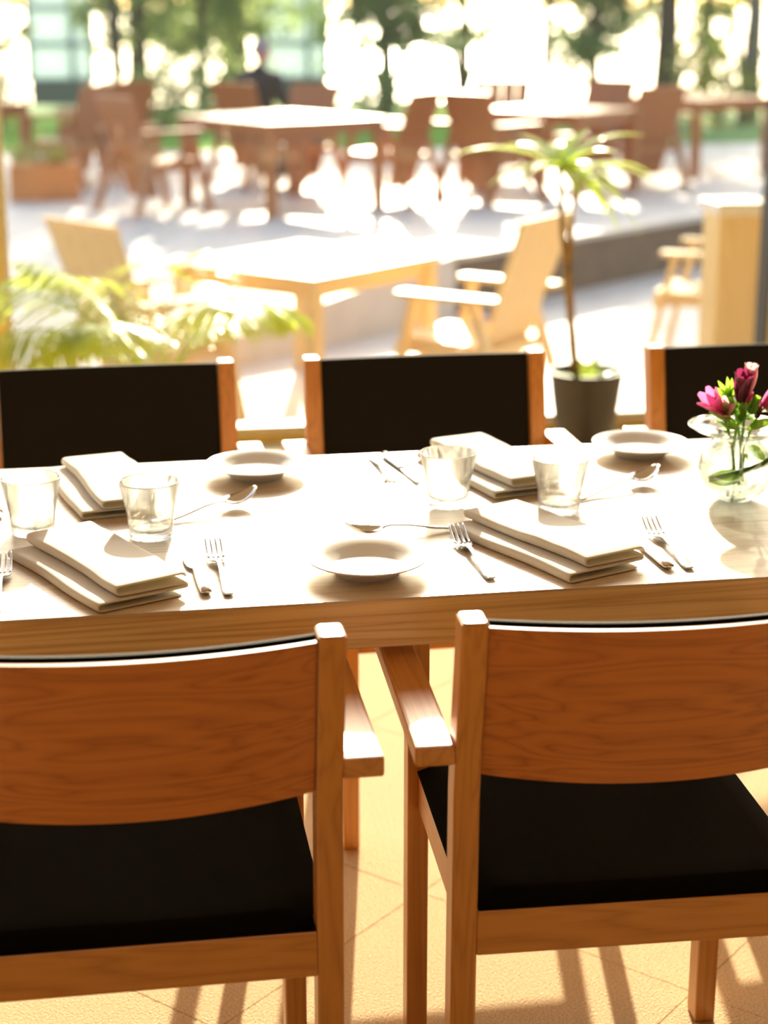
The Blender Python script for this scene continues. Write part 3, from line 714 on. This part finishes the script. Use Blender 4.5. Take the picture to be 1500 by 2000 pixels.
# raised terrace, its edge running diagonally; corner near the first table
tc_ = Vector((2.45, 11.26)); e1 = Vector((.78, .626)); e2 = Vector((-.67, .742))
def prism(bm, pts, z0, z1):
    a = [bm.verts.new((p[0], p[1], z0)) for p in pts]; b_ = [bm.verts.new((p[0], p[1], z1)) for p in pts]
    n = len(pts); bm.faces.new(a); bm.faces.new(b_)
    for i in range(n): bm.faces.new((a[i], a[(i + 1) % n], b_[(i + 1) % n], b_[i]))
P1 = tc_ + e1 * 9.0; P2 = tc_ + e2 * 11.7
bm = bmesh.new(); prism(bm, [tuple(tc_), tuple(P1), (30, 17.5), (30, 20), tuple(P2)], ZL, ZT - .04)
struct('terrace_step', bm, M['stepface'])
bm = bmesh.new(); o_ = .03
prism(bm, [(tc_.x, tc_.y - o_), (P1.x + o_, P1.y - o_), (30, 17.5 - o_), (30, 20), (P2.x, P2.y)], ZT - .04, ZT)
struct('terrace_floor', bm, M['paving'])
nv = Vector((-.742, -.67)) * 4.0   # paved ramp up to the terrace on its other side
bm = bmesh.new(); q0, q1, q2, q3 = tc_, P2, P2 + nv, tc_ + nv
va = [bm.verts.new(p) for p in ((q0.x, q0.y, ZT), (q1.x, q1.y, ZT), (q2.x, q2.y, ZL), (q3.x, q3.y, ZL), (q0.x, q0.y, ZL), (q1.x, q1.y, ZL))]
for f in ((0, 1, 2, 3), (0, 3, 4), (1, 5, 2), (0, 4, 5, 1), (3, 2, 5, 4)): bm.faces.new([va[k] for k in f])
struct('ramp', bm, M['paving'])
bm = bmesh.new(); prism(bm, [(-40, 20), (60, 20), (60, 30), (-40, 30)], ZT - .3, ZT - .03)
vs = [bm.verts.new(p) for p in ((-60, 30, ZT - .03), (90, 30, ZT - .03), (120, 80, -9.6), (-90, 80, -9.6))]; bm.faces.new(vs)
struct('lawn_ground', bm, M['lawn'])
# grass blades at the terrace edge, left
bm = bmesh.new(); rnd = random.Random(3)
for k in range(9000):
    x = rnd.uniform(-2.5, 6.5); y = rnd.uniform(20.02, 27); h = rnd.uniform(.05, .13); a = rnd.uniform(0, 6.28); z = ZT - .03
    dx, dy = .008 * math.cos(a), .008 * math.sin(a)
    bm.faces.new([bm.verts.new(p) for p in ((x - dx, y - dy, z), (x + dx, y + dy, z), (x + rnd.uniform(-.04, .04), y + rnd.uniform(-.04, .04), z + h))])
M['grass'] = leafmat('grass_blade', (.16, .36, .05), (.30, .60, .08), .6, .5)
tag(obj('grass', bm, M['grass']), 'bright green grass growing beyond the paved terrace', 'grass', kind='stuff')
bm = bmesh.new(); vs = [bm.verts.new(p) for p in ((-3000, 70, -9.5), (3000, 70, -9.5), (3000, 3400, -9.5), (-3000, 3400, -9.5))]; bm.faces.new(vs)
struct('sea', bm, M['sea'])

# ------------------------------------------------------------------ outside: tables and chairs
def out_table(label, corner, ea, la, eb, lb, zg, group='outdoor wooden tables', wd='teak'):
    ea, eb = Vector(ea).normalized(), Vector(eb).normalized()
    c = Vector(corner) + ea * la / 2 + eb * lb / 2
    t = thing('outdoor_table', label, 'table', (c.x, c.y, zg), math.atan2(ea.y, ea.x), group)
    nb = 6; wdt = lb / nb
    for k in range(nb):
        obj('top_board', B(-la / 2, la / 2, -lb / 2 + k * wdt + .003, -lb / 2 + (k + 1) * wdt - .003, .685, .72, .004, 1), M[wd + '_x'], t)
    for s in (-1, 1):
        obj('apron', B(-la / 2 + .07, la / 2 - .07, s * (lb / 2 - .06) - .012, s * (lb / 2 - .06) + .012, .61, .685), M[wd + '_x'], t)
        obj('apron', B(s * (la / 2 - .06) - .012, s * (la / 2 - .06) + .012, -lb / 2 + .07, lb / 2 - .07, .61, .685), M[wd + '_y'], t)
        for q in (-1, 1):
            x, y = s * (la / 2 - .055), q * (lb / 2 - .055)
            obj('leg', B(x - .038, x + .038, y - .038, y + .038, 0, .685, .004, 1), M[wd + '_z'], t)
    return t
D1 = (.72, .69); D2 = (-.67, .74)
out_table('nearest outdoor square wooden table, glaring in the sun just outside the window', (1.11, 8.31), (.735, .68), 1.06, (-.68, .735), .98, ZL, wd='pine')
out_table('long outdoor table on the terrace in front of the seated person', (1.525, 13.5), (.87, .49), 1.18, (-.60, .80), 1.28, ZT)
out_table('outdoor table on the terrace standing in the brightest sea glitter', (4.12, 14.2), (.76, .65), 1.0, (-.65, .76), 1.1, ZT)
out_table('outdoor table at the palm-side end of the terrace by the green lawn', (-1.5, 15.9), (.87, .49), 1.3, (-.49, .87), .95, ZT)
out_table('outdoor table on the terrace beside the thick dark tree trunk', (5.75, 15.9), (.87, .49), 1.15, (-.49, .87), 1.0, ZT)

def make_out_chair(label, bh=.90, wd='teak'):
    t = thing('outdoor_chair', label, 'chair', (0, 0, 0), 0, 'outdoor wooden armchairs')
    # faces +y; origin under the rear edge of the seat
    bw = .54
    for k in range(4):
        a0, a1 = -1 + .5 * k, -.5 + .5 * k
        bm = bmesh.new(); rs = []
        for (z, y, hw) in ((.12, .10, .205), (.40, .03, .235), (.72, -.085, .265), (bh, -.150 - (bh - .9) * .36, .275)):
            x0, x1 = a0 * hw + .003, a1 * hw - .003
            rs.append([(x0, y - .011, z), (x1, y - .011, z), (x1, y + .011, z + .003), (x0, y + .011, z + .003)])
        rings(bm, rs); obj('back_board', bm, M[wd + '_z'], t)
    for k in range(4):
        y0 = .06 + k * .112
        obj('seat_slat', B(-.235, .235, y0, y0 + .106, .385 - .008 * 0 + .012 * k / 3 - .012, .41 + .012 * k / 3 - .012, .003, 1), M[wd + '_x'], t)
    for s in (-1, 1):
        obj('arm', B(s * .31 - .05, s * .31 + .05, -.10, .46, .625, .65, .004, 1), M[wd + '_y'], t)
        bm = bmesh.new(); bar(bm, (s * .305, .52, 0), (s * .29, .38, .626), .065, .035, (0, 1, 0)); obj('front_leg', bm, M[wd + '_z'], t)
        bm = bmesh.new(); bar(bm, (s * .305, -.16, 0), (s * .29, .06, .626), .065, .035, (0, 1, 0)); obj('rear_leg', bm, M[wd + '_z'], t)
        obj('side_rail', B(s * .25 - .014, s * .25 + .014, -.02, .49, .33, .385), M[wd + '_y'], t)
    obj('front_rail', B(-.28, .28, .475, .50, .32, .385), M[wd + '_x'], t)
    obj('rear_rail', B(-.28, .28, -.02, .005, .33, .385), M[wd + '_x'], t)
    return t
def oc(o, x, y, ang_, z, lb, bh=.90, wd='teak'):
    rz = R(ang_ - 90)
    if o is None:
        o = make_out_chair(lb, bh, wd); o.location = (x, y, z); o.rotation_euler = (0, 0, rz); return o
    return dup(o, (x, y, z), rz, lb)
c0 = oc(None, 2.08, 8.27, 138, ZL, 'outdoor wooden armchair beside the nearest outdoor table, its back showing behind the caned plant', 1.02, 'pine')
oc(c0, .16, 8.42, 36, ZL, 'outdoor wooden armchair beside the nearest outdoor table, seen behind the palm')
oc(c0, 3.80, 9.5, 150, ZL, 'outdoor wooden armchair beside the sunlit timber post')
c0 = oc(None, .44, 14.05, 30, ZT, 'terrace armchair with tilted back at the near side of the long terrace table')
oc(c0, .10, 16.2, 150, ZT, 'terrace armchair by the lawn-side table, its back towards the palm')
oc(c0, .45, 16.9, 120, ZT, 'terrace armchair second from the lawn-side table, half hidden behind another')
oc(c0, 2.05, 15.75, 225, ZT, 'terrace armchair facing the window beyond the long terrace table')
oc(c0, 2.75, 14.45, 140, ZT, 'pale sunlit terrace armchair between the long table and the glitter table')
oc(c0, 3.28, 14.35, 35, ZT, 'terrace armchair with dark orange back turned from the window at the glitter table')
oc(c0, 3.95, 16.3, 250, ZT, 'terrace armchair beyond the glitter table, facing the window')
oc(c0, 5.02, 15.05, 112, ZT, 'tall terrace armchair with orange back just in front of the thick trunk')
oc(c0, 4.95, 16.3, 220, ZT, 'pinkish sunlit terrace armchair just behind the one before the thick trunk')
oc(c0, 7.15, 15.9, 140, ZT, 'terrace armchair farthest along the terrace, beside the grey trunk')
oc(c0, 1.55, 16.41, 42, ZT, 'terrace armchair in which the person in black sits')
# timber post, standing in for a chair back mirrored in the window
t = thing('reflection_post', 'square pale timber post with a light cap in place of a window reflection', 'post', (2.79, 7.2, ZL))
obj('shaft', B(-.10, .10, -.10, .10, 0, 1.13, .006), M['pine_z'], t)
obj('cap', B(-.112, .112, -.112, .112, 1.13, 1.185, .006), M['bead'], t)
t = thing('planter_box', 'low orange planter box with yellow leaves at the lawn edge', 'planter', (-.25, 15.2, ZT))
obj('box', B(-.30, .28, -.16, .16, 0, .30, .01), M['orange_box'], t)
bm = bmesh.new(); rnd = random.Random(9)
for k in range(60):
    p = Vector((rnd.uniform(-.25, .22), rnd.uniform(-.12, .12), .29)); a = rnd.uniform(0, 6.3)
    leaf_bm(bm, p, p + Vector((.12 * math.cos(a), .12 * math.sin(a), rnd.uniform(.08, .26))), .02, .1, n=4)
obj('leaves', bm, M['tree_leaf3'], t, True)

# ------------------------------------------------------------------ person
def skin(name, pts, edges, mat, parent, root=0, sub=2):
    me = bpy.data.meshes.new(name); me.from_pydata([p[0] for p in pts], edges, []); o = bpy.data.objects.new(name, me); C.objects.link(o)
    o.parent = parent; me.materials.append(mat)
    md = o.modifiers.new('skin', 'SKIN'); md.use_smooth_shade = True
    for i, p in enumerate(pts):
        r = p[1]; s = me.skin_vertices[0].data[i]; s.radius = r if isinstance(r, tuple) else (r, r); s.use_root = (i == root)
    sb = o.modifiers.new('sub', 'SUBSURF'); sb.levels = sub; sb.render_levels = sub
    return o
pe = thing('person', 'seated person with short grey hair in a black jacket, facing sideways on the terrace', 'person', (1.69, 16.55, ZT), R(42 - 90))
# local: faces +y, origin under the hips
body = [((0, 0, .50), (.17, .14)), ((0, -.01, .62), (.18, .14)), ((0, 0, .78), (.20, .14)), ((0, .02, .92), (.20, .125)), ((0, .04, 1.0), (.10, .08)), ((0, .055, 1.06), .055),
        ((-.21, .03, .94), .075), ((-.28, .05, .72), .060), ((-.16, .26, .66), .04), ((.21, .03, .94), .075), ((.28, .05, .72), .060), ((.16, .26, .66), .04),
        ((-.10, .05, .49), .095), ((-.11, .42, .50), .072), ((-.11, .45, .12), .05), ((.10, .05, .49), .095), ((.11, .42, .50), .072), ((.11, .45, .12), .05)]
be = [(0, 1), (1, 2), (2, 3), (3, 4), (4, 5), (3, 6), (6, 7), (7, 8), (3, 9), (9, 10), (10, 11), (0, 12), (12, 13), (13, 14), (0, 15), (15, 16), (16, 17)]
bo = skin('body', body, be, M['jacket'], pe)
# head with nose, ears, jaw
bm = bmesh.new(); bmesh.ops.create_uvsphere(bm, u_segments=24, v_segments=18, radius=1)
for q in bm.verts:
    x, y, z = q.co
    wz = 1 - .22 * max(0, -z)
    q.co = Vector((x * .074 * wz, y * .094 * (1 - .10 * max(0, -z)) + (.012 if z < -.2 and y > 0 else 0), z * .118))
    if y > .8 and abs(x) < .3 and -.35 < z < .15: q.co.y += .022 * (1 - abs(x) / .3)
    if y > .8 and abs(x) > .25 and .05 < z < .3: q.co.y -= .006
    q.co += Vector((0, .075, 1.17))
hd = obj('head', bm, M['skin'], pe, True)
bm = bmesh.new()
for s in (-1, 1): tube(bm, [(s * .072, .068, 1.135), (s * .080, .062, 1.165), (s * .078, .066, 1.195)], [.010, .016, .010], 8)
obj('ear', bm, M['skin'], hd, True)
bm = bmesh.new()
for s in (-1, 1):
    bmesh.ops.create_uvsphere(bm, u_segments=10, v_segments=8, radius=.010, matrix=Matrix.Translation((s * .030, .158, 1.185)))
obj('eyes', bm, M['shoe'], hd, True)
bm = bmesh.new(); bar(bm, (-.024, .166, 1.108), (.024, .166, 1.108), .008, .006); obj('mouth', bm, M['petal_pale'], hd)
bm = bmesh.new(); bmesh.ops.create_uvsphere(bm, u_segments=24, v_segments=16, radius=1)
for q in list(bm.verts):
    if q.co.z < -.25 or (q.co.y > .45 and q.co.z < .62): bm.verts.remove(q)
for q in bm.verts: q.co = Vector((q.co.x * .078, q.co.y * .099 - .003, q.co.z * .123)) + Vector((0, .072, 1.172))
obj('hair', bm, M['hair'], pe, True)
for s in (-1, 1):
    hp = [((s * .155, .27, .66), .026), ((s * .135, .33, .655), (.034, .018))]; he = [(0, 1)]
    for k, (dx, L, r) in enumerate(((-.028, .072, .0085), (-.010, .082, .009), (.010, .076, .0088), (.027, .060, .008))):
        i = len(hp); b_ = Vector((s * .135 + dx, .352, .652))
        hp += [(tuple(b_), r * 1.1), (tuple(b_ + Vector((dx * .1, L * .55, -.006))), r), (tuple(b_ + Vector((dx * .1, L * .9, -.026))), r * .85)]; he += [(1, i), (i, i + 1), (i + 1, i + 2)]
    i = len(hp); hp += [((s * .100, .31, .655), .011), ((s * .085, .345, .648), .009)]; he += [(0, i), (i, i + 1)]
    skin('hand', hp, he, M['skin'], pe, 0, 1)
    bm = bmesh.new(); lathe(bm, [(0, 0), (.045, 0), (.05, .02), (.045, .06), (.05, .12), (0, .13)], 16, 0, (s * .11, .45)); 
    box(bm, s * .11 - .042, s * .11 + .042, .44, .62, 0, .075, .02); obj('shoe', bm, M['shoe'], pe, True)

# ------------------------------------------------------------------ trees and buildings
def tree(name, label, x, y, zb, H, tr, crowns, mat, bark, seed, nleaf=2200, ls=.13, lean=0.0, group='trees by the sea'):
    rnd = random.Random(seed); t = thing(name, label, 'tree', (x, y, zb), 0, group); nleaf = int(nleaf * 3.0)
    bm = bmesh.new(); pts = [(lean * k / 6 + rnd.uniform(-.04, .04) * (k > 0), rnd.uniform(-.04, .04), H * k / 6) for k in range(7)]
    tube(bm, pts, [tr * (1.25 if k == 0 else 1 - .10 * k) for k in range(7)], 10); trk = obj('trunk', bm, M[bark], t, True)
    bm = bmesh.new()
    for (cx_, cy_, cz, rx, rz) in crowns:
        i = min(6, max(0, int(cz / H * 6 - .4))); p0 = Vector(pts[i]); tube(bm, [p0, p0.lerp(Vector((cx_, cy_, cz)), .6) + Vector((0, 0, .15)), (cx_, cy_, cz)], [tr * .45, tr * .28, tr * .1], 6)
    obj('branches', bm, M[bark], trk, True)
    bm = bmesh.new(); tot = sum(c[3] ** 2 * c[4] for c in crowns)
    for (cx_, cy_, cz, rx, rz) in crowns:
        nl = int(nleaf * rx ** 2 * rz / tot)
        # leaves gather in clumps
        cl = [(Vector((rnd.gauss(0, .5), rnd.gauss(0, .5), rnd.gauss(0, .5)))) for _ in range(max(8, nl // 45))]
        for k in range(nl):
            c = rnd.choice(cl); p = Vector((cx_ + rx * (c.x + rnd.gauss(0, .16)), cy_ + rx * (c.y + rnd.gauss(0, .16)), cz + rz * (c.z + rnd.gauss(0, .16))))
            d = Vector((rnd.gauss(0, 1), rnd.gauss(0, 1), rnd.gauss(-.3, .8))).normalized(); leaf_l = ls * rnd.uniform(.6, 1.3)
            s_ = d.cross(Vector((rnd.gauss(0, 1), rnd.gauss(0, 1), rnd.gauss(0, 1)))).normalized() * leaf_l * .34
            bm.faces.new([bm.verts.new(q) for q in (p, p + d * leaf_l * .5 + s_, p + d * leaf_l, p + d * leaf_l * .5 - s_)])
    f = obj('foliage', bm, M[mat], t); f['kind'] = 'stuff'
    return t
TREES = [
 ('slim dark tree with thin trunk, nearest the lawn-side facade', .62, 25.5, 8.0, .10, [(-.1, .2, 1.45, .50, .55), (.25, 0, 2.3, .6, .5), (0, 0, 4.2, 1.0, 1.2), (.3, .2, 6, 1.3, 1.4)], 'tree_leaf', 'bark', 1, 2600, .11),
 ('slim tree with straight dark trunk second from the lawn-side facade', 1.05, 26.0, 8.5, .085, [(.35, 0, 1.25, .42, .5), (.1, 0, 2.1, .6, .6), (.1, 0, 3.6, .9, 1.2), (0, 0, 6, 1.3, 1.6)], 'tree_leaf', 'bark', 2, 2600, .11),
 ('leafy tree behind the long terrace table with green low branches', 1.95, 27.0, 8.2, .09, [(-.25, 0, 1.25, .50, .52), (.35, .2, 1.5, .50, .6), (0, .2, 2.3, .75, .6), (.2, 0, 3.8, 1.0, 1.1), (0, 0, 6, 1.4, 1.5)], 'tree_leaf', 'bark', 3, 3600, .11),
 ('grey trunked tree just behind the seated person', 2.62, 28.0, 9.0, .13, [(-.45, 0, 1.35, .45, .5), (-.4, 0, 2.2, .65, .6), (0, 0, 4.6, 1.1, 1.3), (.2, 0, 7, 1.5, 1.4)], 'tree_leaf', 'bark_grey', 4, 2800, .11),
 ('yellow-green tree at the edge of the picture beyond the lawn table', -1.05, 25.0, 6.5, .09, [(.05, 0, 1.2, .38, .50), (.15, 0, 2.2, .55, .6), (.1, 0, 3.4, .9, 1.2)], 'tree_leaf3', 'bark', 5, 2000, .11),
 ('dense dark green round tree between the facade and the sea glitter', 4.75, 27.0, 5.5, .12, [(-.45, 0, 1.25, .62, .42), (.5, .3, 1.25, .62, .36), (0, .1, 1.75, .9, .5), (0, 0, 3.0, 1.2, 1.0)], 'tree_leaf2', 'bark', 6, 5600, .10),
 ('broad pale green tree above the sea glitter', 6.6, 30.0, 8.0, .12, [(-.3, 0, 1.12, .8, .22), (.5, 0, 1.25, .7, .2), (-.2, 0, 2.2, .9, .45), (.6, 0, 3.6, 1.4, 1.1), (0, 0, 6, 1.6, 1.6)], 'tree_leaf', 'bark', 7, 4200, .11),
 ('thin trunked tree standing in the sea glitter', 7.15, 26.5, 8.0, .06, [(.1, 0, 1.7, .5, .35), (.5, .2, 3.6, 1.1, 1.0), (.2, 0, 6, 1.4, 1.4)], 'tree_leaf', 'bark', 8, 2200, .11),
 ('dark green bush-like tree in front of the thick trunk', 8.0, 26.8, 4.5, .08, [(-.25, 0, 1.05, .60, .45), (.2, .2, 1.5, .7, .6), (.3, .2, 2.3, .8, .7)], 'tree_leaf2', 'bark', 9, 2400, .10),
 ('thick dark trunked tree behind the tall terrace armchair', 8.62, 25.3, 10.0, .165, [(.75, .4, 1.25, .42, .45), (-.6, 0, 3.0, .9, .7), (.8, 0, 3.8, 1.2, 1.0), (0, 0, 6.5, 1.8, 1.6)], 'tree_leaf', 'bark', 10, 3000, .11),
 ('yellowish tree with open crown next to the thick trunk', 9.85, 27.0, 6.0, .09, [(-.1, 0, .95, .5, .45), (0, 0, 1.8, .7, .6), (-.2, 0, 3.2, 1.1, 1.1)], 'tree_leaf3', 'bark', 11, 2600, .11),
 ('far pale tree between the lawn-side facade and the grey trunk', 3.1, 36.0, 8.0, .10, [(-.9, 0, 1.2, .8, .5), (.3, 0, 1.4, .7, .6), (-.3, 0, 2.6, 1.1, .8), (0, 0, 5, 1.6, 1.6)], 'tree_leaf', 'bark', 13, 3400, .13),
 ('far dark tree just past the lawn-side facade edge', 1.25, 36.5, 8.0, .10, [(.3, 0, 1.1, .65, .55), (.2, 0, 2.3, .9, .7), (0, 0, 5, 1.6, 1.6)], 'tree_leaf2', 'bark', 14, 3400, .13),
 ('grey trunked tree at the edge of the picture near the window post', 9.35, 23.8, 9.0, .13, [(-.35, 0, 1.55, .35, .35), (-.3, 0, 2.6, .6, .6), (.2, 0, 4.2, 1.2, 1.0), (0, 0, 7, 1.6, 1.4)], 'tree_leaf', 'bark_grey', 12, 2200, .11)]
for (lb, x, y, H, tr, cr, mt, bk, sdd, nl, ls) in TREES:
    if sdd % 2: H, cr = 5.4, [c for c in cr if c[2] < 4.4]
    tree('tree', lb, x, y, ZT - .05, H, tr, cr, mt, bk, sdd, nl, ls)
def bush(label, x, y, rx, rz, mat, seed, nl):
    rnd = random.Random(seed); t = thing('bush', label, 'bush', (x, y, ZT - .03), 0, 'bushes along the terrace edge')
    bm = bmesh.new()
    for k in range(9):
        a = rnd.uniform(0, 6.28); r = rnd.uniform(.4, .9)
        tube(bm, [(.03 * math.cos(a), .03 * math.sin(a), 0), (rx * .5 * r * math.cos(a), rx * .5 * r * math.sin(a), rz * .9), (rx * r * math.cos(a), rx * r * math.sin(a), rz * 1.7)], [.012, .008, .004], 5)
    obj('branches', bm, M['bark'], t, True)
    bm = bmesh.new()
    for k in range(nl):
        p = Vector((rx * rnd.gauss(0, .5), rx * rnd.gauss(0, .5), max(.04, rz + rz * rnd.gauss(0, .45)))); d = Vector((rnd.gauss(0, 1), rnd.gauss(0, 1), rnd.gauss(.2, .7))).normalized(); L = rnd.uniform(.06, .13)
        s_ = d.cross(Vector((rnd.gauss(0, 1), rnd.gauss(0, 1), rnd.gauss(0, 1)))).normalized() * L * .33
        bm.faces.new([bm.verts.new(q) for q in (p, p + d * L * .5 + s_, p + d * L, p + d * L * .5 - s_)])
    f = obj('foliage', bm, M[mat], t); f['kind'] = 'stuff'
for a in (('sparse yellow-green bush beyond the lawn-side table', -.95, 23.2, .40, .50, 'tree_leaf3', 31, 420),
          ('open green bush beyond the terrace chairs near the slim dark trunks', 1.15, 23.6, .70, .50, 'tree_leaf', 32, 800),
          ('open green bush left of the seated person', 2.05, 24.2, .60, .48, 'tree_leaf', 33, 700),
          ('dark green bush below the dense round tree', 4.2, 24.4, .80, .44, 'tree_leaf2', 34, 900),
          ('yellowish bush behind the farthest terrace table', 8.75, 23.4, .75, .52, 'tree_leaf3', 35, 900)): bush(*a)
def building(label, x0, x1, y, cols, seed):
    t = thing('building', label, 'building', ((x0 + x1) / 2, y, -5))
    wdt = x1 - x0; z0, z1 = 4.65, 9.5
    obj('roof', B(-wdt / 2, wdt / 2, 0, .5, z1 - .25, z1), M['plinth'], t)
    obj('plinth', B(-wdt / 2, wdt / 2, 0, .14, 0, z0), M['plinth'], t)
    nz = 5; hz = .86; xs = [-wdt / 2 + wdt * c for c in cols]
    for a, b_ in zip(xs[:-1], xs[1:]):
        for k in range(nz):
            obj('facade_pane', B(a + .05, b_ - .05, .06, .12, z0 + k * hz + .06, z0 + (k + 1) * hz - .04), M['panel'], t)
    for x in xs: obj('vertical_bar', B(x - .06, x + .06, 0, .138, z0, z0 + nz * hz), M['mullion'], t)
    for k in range(nz + 1): obj('horizontal_bar', B(-wdt / 2, wdt / 2, .02, .139, z0 + k * hz - .06, z0 + k * hz + .06), M['mullion'], t)
    return t
building('pale blue glass facade behind the lawn-side trees', -1.0, .55, 45, (0, .68, 1), 1)
building('pale blue glass facade behind the seated person', 4.65, 6.4, 45, (0, .72, 1), 2)
